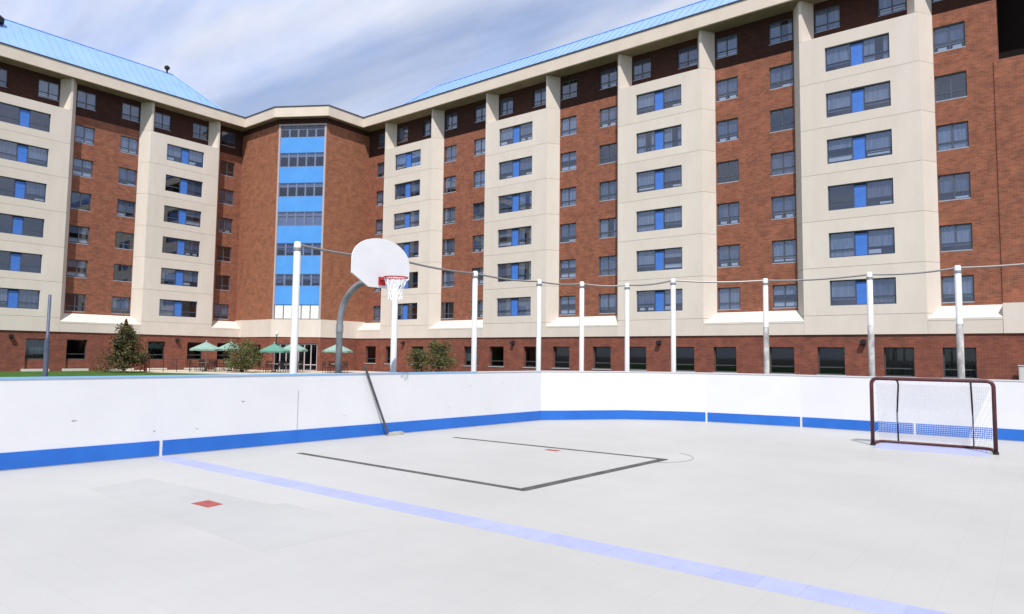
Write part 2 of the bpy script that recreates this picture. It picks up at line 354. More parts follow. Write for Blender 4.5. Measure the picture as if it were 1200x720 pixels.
for k in range(9):
    y_ = rs.uniform(3.2, 13.2); z_ = rs.uniform(0.3, 1.05); w_ = rs.uniform(0.01, 0.035)
    link('puck_mark', MB().box(lx(y_)+0.0005, lx(y_)+0.0035, y_-w_, y_+w_, z_, z_+rs.uniform(0.005, 0.015)).mesh('puck_mark', 'scuff'), boards)
post_me = MB().box(-0.04, 0.04, -0.04, 0.04, -0.06, HB-0.05).mesh('support_post', 'galv')
for p, q in zip(PTS, PTS[1:]):
    d = (Vector(q)-Vector(p)).normalized(); n = Vector((-d.y, d.x)); c = Vector(p) + n*0.10 + d*0.1
    link('support_post', post_me, boards, Matrix.Translation((c.x, c.y, 0)) @ Matrix.Rotation(math.atan2(d.y, d.x), 4, 'Z'))

# ------------------------------------------------------------------ dormitory building
bld = thing('dormitory_building', 'eight-storey red brick and cream concrete dormitory with blue metal roof around the rink', 'building', (-53, 36, 0))
FR = Matrix.Translation((0, 41.82, 0))                                   # right wing: x along, y inwards
FL = Matrix.Translation((-60.16, 0, 0)) @ Matrix.Rotation(R(90), 4, 'Z')  # left wing
ZT = 19.85; P = 2.75; DB = 0.90                                          # top of first window row, storey, depth of the brick bays
ZS = 23.15; ZF = 24.05                                                   # soffit, fascia top
HF, HBK = 3.10, 3.65                                                     # half widths of a block: front, at brick plane
def bpart(name, mb, m, mw=None, smooth=False): return part(name, mb, m, bld, mw, False, smooth)

# --- windows: frame mesh = part, its panes, rails, infill and blinds = sub-parts
def frame_mb(w, h, t=0.06, d=0.08, mull=(), rails=()):
    mb = MB()
    mb.box(-w/2, w/2, 0, d, h-t, h).box(-w/2, w/2, 0, d, 0, t).box(-w/2, -w/2+t, 0, d, t, h-t).box(w/2-t, w/2, 0, d, t, h-t)
    for x in mull: mb.box(x-t/2, x+t/2, 0.004, d-0.004, t, h-t)
    for x0, x1, z in rails: mb.box(x0, x1, 0.006, d-0.006, z-t/2, z+t/2)
    return mb
def pane_me(x0, x1, z0, z1, g='glass'): return MB().box(x0, x1, 0.035, 0.043, z0, z1).mesh('pane', g)
def blind_me(x0, x1, z0, z1, m='blind', y=0.16):
    mb = MB(); n = max(3, int((x1-x0)/0.12))
    for i in range(n):
        a = x0+(x1-x0)*i/n; b = x0+(x1-x0)*(i+1)/n
        mb.quad((a, y+0.015*(i % 2), z0), (b, y+0.015*((i+1) % 2), z0), (b, y+0.015*((i+1) % 2), z1), (a, y+0.015*(i % 2), z1))
    return mb.mesh('blind', m)
WH = 1.45
WB = {}
WB['block_frame'] = frame_mb(3.35, WH, mull=(-0.33, 0.33), rails=((-1.62, -0.33, 0.46), (0.33, 1.62, 0.46))).mesh('window', 'bframe')
WB['block_panes'] = [pane_me(-1.60, -0.36, 0.06, WH-0.06), pane_me(0.36, 1.60, 0.06, WH-0.06)]
WB['infill'] = MB().box(-0.298, 0.298, 0.02, 0.07, 0.062, WH-0.15).mesh('infill_panel', 'bluepanel')
WB['infill_shade'] = MB().box(-0.298, 0.298, 0.03, 0.07, WH-0.148, WH-0.061).mesh('infill_shade', 'dark')  # dark strip paints the reveal's shadow above the blue panel
def bit_me(name, x0, x1, z0, z1, m, y): return MB().box(x0, x1, y, y+0.02, z0, z1).mesh(name, m)
def blind_set(x0, x1, h):
    """variants of what stands behind the glass: drawn blinds, light valances, dark screens"""
    s = []; w = x1-x0
    def full(f, m='blind'): return blind_me(x0, x1, h*(1-f), h, m, 0.07)
    def strip_(a, b, z0=0.10, z1=0.30): return bit_me('valance', x0+w*a, x0+w*b, h*z0, h*z1, 'blindw', 0.055)
    def scr(a, b, z1=0.27): return bit_me('screen', x0+w*a, x0+w*b, 0.07, h*z1, 'dark', 0.05)
    s.append([full(0.66), strip_(0.05, 0.95, 0.12, 0.20), strip_(0.05, 0.95, 0.24, 0.31)])
    s.append([full(0.70), strip_(0.0, 0.5, 0.08, 0.24), scr(0.55, 0.95)])
    s.append([full(0.93, 'blind2')])
    s.append([full(0.78), scr(0.35, 0.95, 0.2)])
    s.append([full(0.60, 'blind2'), strip_(0.0, 1.0, 0.26, 0.33), strip_(0.1, 0.4, 0.08, 0.2), strip_(0.6, 0.9, 0.08, 0.2)])
    s.append([blind_me(x0, x0+w*0.45, 0.06, h, 'blind', 0.07), blind_me(x0+w*0.8, x1, 0.06, h, 'blind', 0.07), scr(0.45, 0.8)])
    s.append([full(0.98, 'blind')])
    s.append([full(0.72, 'blind2'), scr(0.0, 0.42, 0.22), strip_(0.5, 0.98, 0.08, 0.16)])
    s.append([full(0.40), strip_(0.0, 1.0, 0.10, 0.30)])
    s.append([full(0.65, 'blind2'), scr(0.1, 0.9, 0.3)])
    return s
BL_L = blind_set(-1.61, -0.35, WH-0.04); BL_R = blind_set(0.35, 1.61, WH-0.04)
WB['bay_frame'] = frame_mb(1.45, WH, mull=(0.0,), rails=((-0.70, 0.70, 0.46),)).mesh('window', 'frame')
WB['bay_pane'] = [pane_me(-0.665, -0.03, 0.06, WH-0.06), pane_me(0.03, 0.665, 0.06, WH-0.06)]
WB['bay_sill'] = MB().box(-0.72, 0.72, -0.09, -0.002, 0.0, 0.06).mesh('window_sill', 'sillmetal')
BL_B = blind_set(-0.69, 0.69, WH-0.04)
GH = 1.56
WB['gr_frame'] = frame_mb(1.45, GH, mull=(), rails=((-0.70, 0.70, 0.42),)).mesh('window', 'gframe')
WB['gr_pane'] = [MB().box(-0.665, 0.665, 0.035, 0.043, 0.45, GH-0.06).mesh('pane', 'glass_dark'), MB().box(-0.665, 0.665, 0.035, 0.043, 0.06, 0.39).mesh('pane', 'glass_dark')]
WB['gr_sill'] = MB().box(-0.78, 0.78, -0.26, -0.004, -0.07, 0.0).mesh('window_sill', 'grey_sill')
BL_G = blind_set(-0.69, 0.69, GH-0.04)
def put_window(kind, FM, u, y, z, dark=0.0):
    mw = FM @ Matrix.Translation((u, y, z))
    if kind == 'block':
        o = link('window', WB['block_frame'], bld, mw)
        for p_ in WB['block_panes']: link('pane', p_, o, local=True)
        link('infill_panel', WB['infill'], o, local=True); link('infill_shade', WB['infill_shade'], o, local=True)
        sets = (BL_L, BL_R)
    elif kind == 'bay':
        o = link('window', WB['bay_frame'], bld, mw)
        for p_ in WB['bay_pane']: link('pane', p_, o, local=True)
        link('window_sill', WB['bay_sill'], o, local=True); sets = (BL_B,)
    else:
        o = link('window', WB['gr_frame'], bld, mw)
        for p_ in WB['gr_pane']: link('pane', p_, o, local=True)
        if kind == 'ground': link('window_sill', WB['gr_sill'], o, local=True)
        sets = (BL_G,)
    for s in sets:
        if random.random() < dark: continue
        b = random.choice(s)
        for me in (b or []): link(me.name.split('.')[0], me, o, local=True)
    return o

# --- cream blocks
pm = MB().wall(-HF, HF, 0.008, P-0.008, [(-1.675, 1.675, 0.55, 0.55+WH)], 0.0, 0.25)
panel_me = [pm.mesh('precast_panel', 'precast'), pm.mesh('precast_panel', 'precast2')]
def splay_mb(s, z0, z1):
    a = [(s*HF, 0.0), (s*HBK, DB), (s*(HBK-0.3), DB), (s*(HF-0.02), 0.252)]
    if s > 0: a = [a[0], a[1], a[2], a[3]]
    else: a = a[::-1]
    return MB().prism(a, z0, z1)
splay_me = {s: [splay_mb(s, 0.008, P-0.008).mesh('splay_panel', 'precast2'), splay_mb(s, 0.008, P-0.008).mesh('splay_panel', 'precast')] for s in (-1, 1)}
splay_low = {s: splay_mb(s, 3.80, 4.092).mesh('splay_panel', 'precast') for s in (-1, 1)}
ZB0 = 4.10
def fin_mb(s):
    a = [(s*(HF-0.16), 0.0), (s*HF, 0.0), (s*HBK, DB+0.02), (s*2.46, DB+0.02)]
    if s < 0: a = a[::-1]
    return MB().prism(a, ZB0+6*P+0.008, ZS-0.004)
fin_me = {s: fin_mb(s).mesh('fin', 'precast') for s in (-1, 1)}
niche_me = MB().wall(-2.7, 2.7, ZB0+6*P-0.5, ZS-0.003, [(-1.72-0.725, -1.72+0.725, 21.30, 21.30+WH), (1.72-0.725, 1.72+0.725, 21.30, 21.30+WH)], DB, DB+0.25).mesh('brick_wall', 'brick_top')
niche_floor = MB().box(-HF+0.02, HF-0.02, 0.02, DB, ZB0+6*P-0.12, ZB0+6*P-0.02).mesh('ledge', 'precast')
band_me = MB().box(-HF, HF, 0.0, 0.3, 3.0, ZB0-0.008).mesh('base_band', 'precast2')
lamp_a = MB().box(-0.11, 0.11, -0.02, 0.075, 2.42, 2.72).box(-0.14, 0.14, -0.20, -0.02, 2.48, 2.66).mesh('wall_lamp', 'dark')
def block(FM, c, dark):
    T = FM @ Matrix.Translation((c, 0, 0))
    for r in range(6):
        z = ZB0 + r*P
        link('precast_panel', random.choice(panel_me), bld, T @ Matrix.Translation((0, 0, z)))
        for s in (-1, 1): link('splay_panel', random.choice(splay_me[s]), bld, T @ Matrix.Translation((0, 0, z)))
        put_window('block', FM, c, 0.12, z+0.55, dark)
    for s in (-1, 1):
        link('splay_panel', splay_low[s], bld, T); link('fin', fin_me[s], bld, T)
        put_window('bay', FM, c+s*1.72, DB+0.12, 21.30, dark)
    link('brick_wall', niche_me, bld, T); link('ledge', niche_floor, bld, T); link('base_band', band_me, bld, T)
    link('wall_lamp', lamp_a, bld, T)
def bay(FM, u0, u1, cols, dark, x0=None, x1=None):
    """brick bay between u0 and u1 with window columns; sloped ledge; x0/x1 = front corners of the ledge"""
    holes = []
    for c in cols:
        holes.append((c-0.725, c+0.725, 21.30, 21.30+WH))
        for r in range(6): holes.append((c-0.725, c+0.725, ZB0+r*P+0.55, ZB0+r*P+0.55+WH))
    bpart('brick_wall', MB().wall(u0, u1, 4.30, 20.58, [h for h in holes if h[2] < 20], DB, DB+0.25), 'brick', FM)
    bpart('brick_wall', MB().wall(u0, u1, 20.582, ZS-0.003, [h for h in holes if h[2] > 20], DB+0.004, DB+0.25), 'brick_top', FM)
    for c in cols:
        put_window('bay', FM, c, DB+0.10, 21.30, dark)
        for r in range(6): put_window('bay', FM, c, DB+0.10, ZB0+r*P+0.55, dark)
    x0 = u0-(HBK-HF) if x0 is None else x0; x1 = u1+(HBK-HF) if x1 is None else x1
    mb = MB(); v = [(x0,0,3.82),(x1,0,3.82),(u1,DB-0.01,4.50),(u0,DB-0.01,4.50),(x0,0,3.70),(x1,0,3.70),(u1,DB-0.01,3.70),(u0,DB-0.01,3.70)]
    mb.v = v; mb.f = [(0,1,2,3),(4,7,6,5),(0,4,5,1),(1,5,6,2),(2,6,7,3),(3,7,4,0)]
    bpart('sill_ledge', mb, 'ledge', FM)
    bpart('base_band', MB().box(x0+0.008, x1-0.008, 0.012, 0.3, 3.0, 3.70), 'precast', FM)
RC = [-44.65, -32.35, -20.05, -7.75]; LC = [4.79, 17.07, 29.35]
for c in RC: block(FR, c, 0.08)
for c in LC: block(FL, c, 0.5)
for a, b in zip(RC, RC[1:]):
    m_ = (a+b)/2; bay(FR, a+HBK, b-HBK, [m_-1.72, m_+1.72], 0.05)
for a, b in zip(LC, LC[1:]):
    m_ = (a+b)/2; bay(FL, a+HBK, b-HBK, [m_-1.72, m_+1.72], 0.25)
bay(FR, -51.0, RC[0]-HBK, [-49.10], 0.1, x0=-51.0)
bay(FR, RC[-1]+HBK, -1.42, [-3.34], 0.1, x1=-1.42)
bay(FL, LC[-1]+HBK, 35.3, [33.85], 0.2, x1=35.3)

# --- ground floor brick with window openings
gcols = [-49.1] + [c+s*1.70 for c in RC for s in (-1, 1)] + [(a+b)/2+s*1.72 for a, b in zip(RC, RC[1:]) for s in (-1, 1)] + [-3.30]
edges = [-51.0, -47.75, -41.5, -35.4, -29.3, -23.1, -17.0, -10.9, -4.8, 9.0]
for a, b in zip(edges, edges[1:]):
    holes = [(c-0.725, c+0.725, 0.72, 0.72+GH) for c in gcols if a < c < b]
    bpart('brick_wall', MB().wall(a, b, -0.05, 2.998, holes, 0.08, 0.36), 'brick_base', FR)
for c in gcols: put_window('ground', FR, c, 0.30, 0.72, 0.72)
lcols = [c+s*1.70 for c in LC for s in (-1, 1)] + [(a+b)/2+s*1.72 for a, b in zip(LC, LC[1:]) for s in (-1, 1)] + [33.85]
edges = [1.0, 7.9, 14.0, 20.1, 26.2, 35.3]
for a, b in zip(edges, edges[1:]):
    holes = [(c-0.725, c+0.725, 0.10, 2.42) for c in lcols if a < c < b]
    bpart('brick_wall', MB().wall(a, b, -0.05, 2.998, holes, 0.08, 0.42), 'brick_base', FL)
apron = MB().box(-0.70, 0.725, 0.26, 0.40, 0.10, 0.86).mesh('brick_apron', 'brick_base')
stp = MB().box(-0.95, 0.80, -0.28, 0.078, -0.05, 0.13).mesh('window_step', 'step')
for c in lcols:
    put_window('ground_deep', FL, c, 0.28, 0.86, 0.75)
    link('brick_apron', apron, bld, FL @ Matrix.Translation((c, 0, 0))); link('window_step', stp, bld, FL @ Matrix.Translation((c, 0, 0)))

# --- end pavilion at the right, recess above with its dark painted in
bpart('brick_wall', MB().wall(-1.42, 9.0, 4.52, 17.30, [], DB-0.06, DB+0.3), 'brick', FR)
bpart('base_band', MB().box(-1.41, 9.0, 0.0, DB+0.2, 3.0, 4.515), 'precast2', FR)
bpart('recess_wall', MB().box(-1.42, 9.0, 3.4, 3.7, 17.0, 27.0), 'brick', FR)
bpart('recess_floor', MB().box(-1.42, 9.0, DB+0.3, 3.4, 17.0, 17.28), 'black', FR)
bpart('recess_cheek', MB().box(-1.42, -1.22, DB+0.01, 3.4, 17.31, ZS), 'brick', FR)
bpart('recess_shade_sheet', MB().box(-1.2, 9.0, 2.2, 2.3, 17.31, ZS), 'black', FR)  # shade of the recess put into this sheet's near-black colour, sun reaches it

# --- corner tower
TA, TB, TC, TD = Vector((-61.3, 35.3)), Vector((-55.0, 35.3)), Vector((-51.0, 37.7)), Vector((-51.0, 42.9))
def face(p, q): return Matrix.Translation((p.x, p.y, 0)) @ Matrix.Rotation(math.atan2(q.y-p.y, q.x-p.x), 4, 'Z'), (q-p).length
FA, wa = face(TA, TB); FB, wb = face(TB, TC); FC, wc = face(TC, TD)
ZK = 22.66
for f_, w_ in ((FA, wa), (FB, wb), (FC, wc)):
    bpart('brick_wall', MB().box(0, w_, 0.003, 0.3, ZK+0.001, ZS-0.003), 'brick_top', f_)  # dark brick colour here paints in the shade under the tower soffit
bpart('brick_wall', MB().box(0, wa, 0, 0.3, 4.60, ZK), 'brick_tower', FA)
bpart('brick_wall', MB().box(0, wc, 0, 0.3, 4.60, ZK), 'brick_tower', FC)
bpart('brick_wall', MB().wall(0, wb, 4.60, ZK, [(0.12, wb-0.12, 4.62, 22.62)], 0, 0.3), 'brick_tower', FB)
for f_, w_ in ((FA, wa), (FB, wb), (FC, wc)):
    bpart('base_band', MB().box(-0.02, w_+0.02, -0.05, 0.26, 3.0, 4.595), 'precast2', f_)
bpart('brick_wall', MB().wall(0, wa, -0.05, 2.998, [(3.2, 4.65, 0.72, 2.30)], 0.0, 0.28), 'brick_base', FA)
put_window('ground', FA, 3.92, 0.2, 0.73, 0.8)
bpart('brick_wall', MB().wall(0, wc, -0.05, 2.998, [], 0.0, 0.28), 'brick_base', FC)
bpart('brick_wall', MB().wall(0, wb, -0.05, 2.998, [(0.25, 2.05, -0.04, 2.45), (2.55, 4.40, -0.04, 2.45)], 0.0, 0.28), 'brick_base', FB)
for a, b in ((0.25, 2.05), (2.55, 4.40)):
    w_ = b-a
    o = link('storefront', frame_mb(w_-0.02, 2.44, 0.09, 0.09, mull=(-w_/6, w_/6), rails=((-w_/2+0.1, w_/2-0.1, 0.55),)).mesh('storefront', 'trim'), bld, FB @ Matrix.Translation(((a+b)/2, 0.10, -0.02)))
    for x0, x1 in ((-w_/2+0.08, -w_/6-0.045), (-w_/6+0.045, w_/6-0.045), (w_/6+0.045, w_/2-0.08)):
        link('pane', MB().box(x0, x1, 0.04, 0.05, 0.09, 2.34).mesh('pane', 'glass_dark'), o, local=True)
# glazed strip
g0, g1 = 0.14, wb-0.14
bpart('tower_trim', MB().box(g0-0.09, g0+0.07, -0.03, 0.2, 4.61, 22.60), 'trim', FB)
bpart('tower_trim', MB().box(g1-0.07, g1+0.09, -0.03, 0.2, 4.61, 22.60), 'trim', FB)
bpart('tower_trim', MB().box(g0-0.09, g1+0.09, -0.035, 0.2, 22.50, 22.64), 'trim', FB)
WZ = [(21.38, 22.50), (18.63, 19.93), (15.86, 17.12), (13.14, 14.44), (10.39, 11.55), (7.62, 8.71)]
SZ = [(19.93, 21.38), (17.12, 18.63), (14.44, 15.86), (11.55, 13.14), (8.71, 10.39), (5.92, 7.62)]
for a, b in SZ:
    bpart('spandrel_panel', MB().box(g0+0.075, g1-0.075, 0.02, 0.10, a+0.01, b-0.01), 'towerblue', FB)
ww = g1-g0-0.16
for i, (a, b) in enumerate(WZ):
    hh = b-a
    fm_ = frame_mb(ww, hh, 0.05, 0.07, mull=[-ww/2+ww*k/5+q for k in range(1, 5) for q in (-0.052, 0.0, 0.052)], rails=((-ww/2, ww/2, hh-0.36),))
    o = link('window', fm_.mesh('window', 'towerframe'), bld, FB @ Matrix.Translation(((g0+g1)/2, 0.05, a)))
    for k in range(5):
        x0 = -ww/2+ww*k/5+0.03; x1 = -ww/2+ww*(k+1)/5-0.03
        link('pane', MB().box(x0, x1, 0.03, 0.038, 0.05, hh-0.05).mesh('pane', 'glass_tower'), o, local=True)
        if i == 3: link('blind', blind_me(x0, x1, 0.03, hh-0.05, 'blindw', 0.055), o, local=True)
        elif i in (4, 5): link('blind', blind_me(x0, x1, 0.3 if (k+i) % 2 else 0.55, hh-0.05, 'blind', 0.06), o, local=True)
        elif i: link('blind', blind_me(x0, x1, hh-0.36, hh-0.04, 'blindw', 0.055), o, local=True)
for k in range(5):
    x0 = -ww/2+ww*k/5+0.045; x1 = -ww/2+ww*(k+1)/5-0.045
    link('white_panel', MB().box(x0, x1, 0.03, 0.1, 4.66, 5.86).mesh('white_panel', 'whitepanel'), bld, FB @ Matrix.Translation(((g0+g1)/2, 0, 0)))
bpart('panel_backing', MB().box(g0+0.07, g1-0.07, 0.11, 0.2, 4.62, 5.92), 'gframe', FB)

# --- interiors, decks
bpart('interior_core', MB().box(-74, -62.8, 0.6, 36.0, -0.05, 23.9), 'interior')
bpart('interior_core', MB().box(-58, 9.0, 45.6, 56, -0.05, 23.9), 'interior')
bpart('interior_core', MB().prism([(-60.8, 36.6), (-55.4, 36.6), (-52.3, 38.5), (-52.3, 45.5), (-60.8, 45.5)], -0.05, 23.9), 'interior')
bpart('end_wall', MB().box(-74, -60.2, 0.75, 1.0, -0.05, 24.0), 'brick')
bpart('flat_roof', MB().box(-74, -60.3, 0.5, 37, 23.91, 24.02).mesh and MB().box(-74, -60.3, 0.5, 37, 23.91, 24.02), 'soffit')
bpart('flat_roof', MB().box(-50.9, 9.5, 42.2, 56, 23.912, 24.022), 'soffit')
bpart('flat_roof', MB().prism([(-60.29, 35.4), (-55.0, 35.4), (-51.1, 37.75), (-51.1, 50), (-60.29, 50)], 23.914, 24.024), 'soffit')

# --- fascia, soffit, gutter along the eaves path (mitred)
EP = [Vector(p) for p in ((-59.71, 0.3), (-59.71, 34.7), (-54.84, 34.7), (-50.4, 37.36), (-50.4, 41.37), (9.5, 41.37))]
def offs(path, o):
    r = []
    for i, p in enumerate(path):
        ns = []
        for a, b in ((i-1, i), (i, i+1)):
            if a >= 0 and b < len(path):
                d = (path[b]-path[a]).normalized(); ns.append(Vector((-d.y, d.x)))
        n = sum(ns, Vector((0, 0)))
        n = n/len(ns); n = n/n.length_squared
        r.append(p+n*o)
    return r
def strip(name, o0, o1, z0, z1, m):
    a = offs(EP, o0); b = offs(EP, o1)
    for i in range(len(EP)-1):
        bpart(name, MB().prism([tuple(a[i]), tuple(a[i+1]), tuple(b[i+1]), tuple(b[i])], z0, z1), m)
strip('fascia', 0, 0.15, ZS, ZF, 'fascia')
strip('soffit', 0.15, 1.75, ZS, ZS+0.06, 'soffit')
strip('gutter', -0.05, 0.12, ZF+0.001, ZF+0.085, 'gutter')

# --- hipped metal roofs with standing seams
def roof(x0f, x1f, run, rise, FM, hip_at_end):
    z0 = ZF+0.06; y0 = -0.40; zr = z0+rise
    if hip_at_end: rid = (x0f, x1f-run)
    else: rid = (x0f+run, x1f)
    v = [(x0f, y0, z0), (x1f, y0, z0), (rid[1], y0+run, zr), (rid[0], y0+run, zr), (x0f, y0+2*run, z0), (x1f, y0+2*run, z0)]
    mb = MB(); mb.v = v; mb.f = [(0, 1, 2, 3), (4, 3, 2, 5), (1, 5, 2), (0, 3, 4)]
    o = bpart('roof', mb, 'roof', FM)
    sm = MB(); L_ = x1f-x0f; n = int(L_/0.61); nrm = Vector((0, -rise, run)).normalized()*0.045
    for i in range(1, n):
        x = x0f + L_*i/n
        t = 1.0
        if hip_at_end and x > rid[1]: t = (x1f-x)/run
        if not hip_at_end and x < rid[0]: t = (x-x0f)/run
        p = Vector((x, y0, z0)); q = Vector((x, y0+run*t, z0+rise*t)); w = Vector((0.02, 0, 0))
        sm.quad(tuple(p-w), tuple(q-w), tuple(q-w+nrm), tuple(p-w+nrm)); sm.quad(tuple(p+w), tuple(p+w+nrm), tuple(q+w+nrm), tuple(q+w)); sm.quad(tuple(p-w+nrm), tuple(q-w+nrm), tuple(q+w+nrm), tuple(p+w+nrm))
    s = link('standing_seams', sm.mesh('standing_seams', 'roof'), o, local=True)
    rc_ = MB().tube([(rid[0], y0+run, zr+0.02), (rid[1], y0+run, zr+0.02)], 0.07, 6)
    a = (rid[1], y0+run, zr+0.02) if hip_at_end else (rid[0], y0+run, zr+0.02); b = (x1f, y0, z0+0.03) if hip_at_end else (x0f, y0, z0+0.03)
    rc_.tube([a, b], 0.07, 6)
    link('ridge_cap', rc_.mesh('ridge_cap', 'roof'), o, local=True)
    return o
rl = roof(0.3, 32.45, 3.24, 3.15, FL, True)
rr = roof(-45.2, 9.5, 2.2, 1.98, FR, False)
def vent(x, y, z, s=1.0):
    mb = MB(); mb.lathe([(0.0, 0), (0.10*s, 0), (0.10*s, 0.55*s), (0.26*s, 0.58*s), (0.28*s, 0.80*s), (0.12*s, 0.95*s), (0, 0.96*s)], 12)
    part('roof_vent', mb, 'dark', bld, Matrix.Translation((x, y, z)), False)
vent(-63, 28.62, 27.15, 0.85); vent(-62.0, 15.45, 25.6, 1.5); vent(-51.6, 41.6, 24.02, 0.7)

# ------------------------------------------------------------------ fence posts and top cable round the rink
posts = [(-11.25, 7.72, 3.72), (-11.2, 10.21, 3.74), (-11.25, 12.95, 3.70), (-10.75, 15.04, 3.66), (-10.15, 16.27, 3.68), (-9.25, 17.25, 3.68), (-7.95, 17.48, 3.76), (-5.72, 18.35, 3.71), (-3.24, 18.42, 3.72), (-1.43, 18.44, 3.76), (1.1, 18.5, 3.86)]
PL = ['white steel fence post left of the basketball hoop, first of the row', 'white steel fence post rising below the basketball net', 'first white fence post to the right of the basketball hoop',
      'white fence post standing right behind the bend where the boards turn', 'white fence post just right of the board bend', 'second white fence post right of the board bend', 'third white fence post right of the board bend, crossing a cream-block window',
      'weathered white fence post beside a lowest brick-bay window, well left of the goal', 'weathered white fence post left above the hockey goal', 'weathered white fence post right above the hockey goal', 'white fence post beyond the right edge of the view']
pbase = MB().lathe([(0.0, -0.05), (0.14, -0.05), (0.14, 0.0), (0.085, 0.02)], 14)
for (x, y, h), lb in zip(posts, PL):
    t = thing('fence_post', lb, 'post', (x, y, 0), group='white posts round the rink')
    part('shaft', MB().lathe([(0.068, -0.05), (0.068, h-0.02), (0.05, h+0.015), (0.0, h+0.02)], 14), 'white_steel', t, smooth=True)
    if x > -6.5: part('weathered_sleeve', MB().lathe([(0.071, -0.05), (0.071, 2.42), (0.066, 2.44)], 14), 'weathered', t, smooth=True)
    part('base_plate', pbase, 'galv', t)
    part('band_clamp', MB().lathe([(0.07, h-0.17), (0.077, h-0.16), (0.077, h-0.11), (0.07, h-0.10)], 14), 'galv', t)
cab = MB()
for (a, b) in zip(posts, posts[1:]):
    pa = Vector((a[0], a[1], a[2]-0.04)); pb = Vector((b[0], b[1], b[2]-0.04))
    path = [pa.lerp(pb, k/8) - Vector((0, 0, 0.05*4*(k/8)*(1-k/8))) for k in range(9)]
    cab.tube(path, 0.024, 6)
thing('top_cable', 'thin grey cable strung between the tops of the white fence posts', 'cable', data=cab.mesh('top_cable', 'cable'))

# ------------------------------------------------------------------ basketball hoop
hp = thing('basketball_hoop', 'basketball hoop with white fan backboard on a grey gooseneck pole', 'basketball hoop', (-11.28, 8.80, -0.05))
inv = WM[hp].inverted()
def wpart(name, mb, m, parent, smooth=False): return part(name, mb, m, parent, None, False, smooth)
path = [(-11.28, 8.80, -0.05), (-11.28, 8.80, 2.22)]
for k in range(1, 11):
    a = R(90*k/10); path.append((-11.28+0.82*(1-math.cos(a)), 8.80+0.05*(1-math.cos(a)), 2.22+0.81*math.sin(a)))
path += [(-10.2, 8.86, 3.04)]
wpart('gooseneck_pole', MB().tube(path, 0.065, 12), 'galv', hp, True)
wpart('pole_collar', MB().tube([(-11.28, 8.80, 2.02), (-11.28, 8.80, 2.18)], 0.075, 12), 'galv', hp)
bx, by = -10.12, 8.87
fan = []
for k in range(0, 19):
    a = R(180*k/18); fan.append((0.73*math.cos(a), 0.38 + 0.46*math.sin(a)))
fan += [(-0.73, 0.10), (-0.32, -0.13), (0.32, -0.13), (0.73, 0.10)]
mb = MB(); n = len(fan)
ZB = 3.01
mb.v = [(bx, by+p[0], ZB+p[1]) for p in fan] + [(bx-0.035, by+p[0], ZB+p[1]) for p in fan]
mb.f = [tuple(range(n)), tuple(range(2*n-1, n-1, -1))] + [(k, n+k, n+(k+1) % n, (k+1) % n) for k in range(n)]
bbo = wpart('backboard', mb, 'bb', hp)
wpart('support_bracket', MB().box(bx-0.14, bx-0.036, by-0.22, by+0.22, ZB-0.05, ZB+0.12).box(bx-0.09, bx-0.037, by-0.05, by+0.05, ZB-0.09, ZB+0.42), 'galv', hp)
ZR = 3.06; rcx = bx+0.40
ring = [(rcx+0.228*math.cos(2*math.pi*k/28), by+0.228*math.sin(2*math.pi*k/28), ZR) for k in range(29)]
rim = wpart('rim', MB().tube(ring, 0.013, 8, False), 'rim', hp, True)
wpart('rim_bracket', MB().box(bx+0.001, bx+0.022, by-0.085, by+0.085, ZR-0.13, ZR+0.03).prism([(bx+0.022, by-0.07), (bx+0.18, by-0.05), (bx+0.18, by+0.05), (bx+0.022, by+0.07)], ZR-0.03, ZR-0.008), 'rim', hp)
nm = MB(); K = 12
def npt(k, j):
    rr_ = [0.222, 0.19, 0.16, 0.14, 0.135, 0.14][j]; a = 2*math.pi*(k+0.5*(j % 2))/K
    return (rcx+rr_*math.cos(a), by+rr_*math.sin(a), ZR-0.008-j*0.085)
for j in range(5):
    for k in range(K):
        k2 = k if j % 2 == 0 else k+1
        nm.tube([npt(k, j), npt(k if j % 2 == 0 else k, j+1)], 0.0065, 4); nm.tube([npt(k, j), npt(k-1 if j % 2 == 0 else k+1, j+1)], 0.0065, 4)
wpart('net', nm, 'net', hp)

# ------------------------------------------------------------------ hockey goal
gl = thing('hockey_goal', 'street hockey goal with dark maroon tube frame and white net', 'goal', (-1.60, 14.40, 0))
GA, GB = Vector((-2.54, 14.36, 0)), Vector((-0.66, 14.45, 0)); GHT = 1.25
def arcp(c, u, v, r, n=6): return [c - u*r*math.cos(R(90*k/n)) + v*r*math.sin(R(90*k/n)) for k in range(n+1)]
U = (GB-GA).normalized(); Z = Vector((0, 0, 1)); BK = Vector((-U.y, U.x, 0))
rr_ = 0.10
path = [GA+Z*0.02, GA+Z*(GHT-rr_)] + arcp(GA+U*rr_+Z*(GHT-rr_), U, Z, rr_)[1:] + [GB-U*rr_+Z*GHT] + [GB-U*rr_+Z*(GHT-rr_) + U*rr_*math.sin(R(15*k)) + Z*rr_*math.cos(R(15*k)) for k in range(1, 7)] + [GB+Z*0.02]
wpart('front_frame', MB().tube(path, 0.034, 10), 'maroon', gl, True)
DP = 0.62
a1, b1 = GA+U*0.10+BK*DP+Z*0.03, GB-U*0.14+BK*DP+Z*0.03
path = [GA+Z*0.03, GA+U*0.02+BK*0.35+Z*0.03, GA+U*0.05+BK*(DP-0.08)+Z*0.03, a1+U*0.06, b1-U*0.06, GB-U*0.06+BK*(DP-0.08)+Z*0.03, GB-U*0.02+BK*0.35+Z*0.03, GB+Z*0.03]
wpart('base_frame', MB().tube(path, 0.026, 8), 'maroon', gl, True)
sup = []
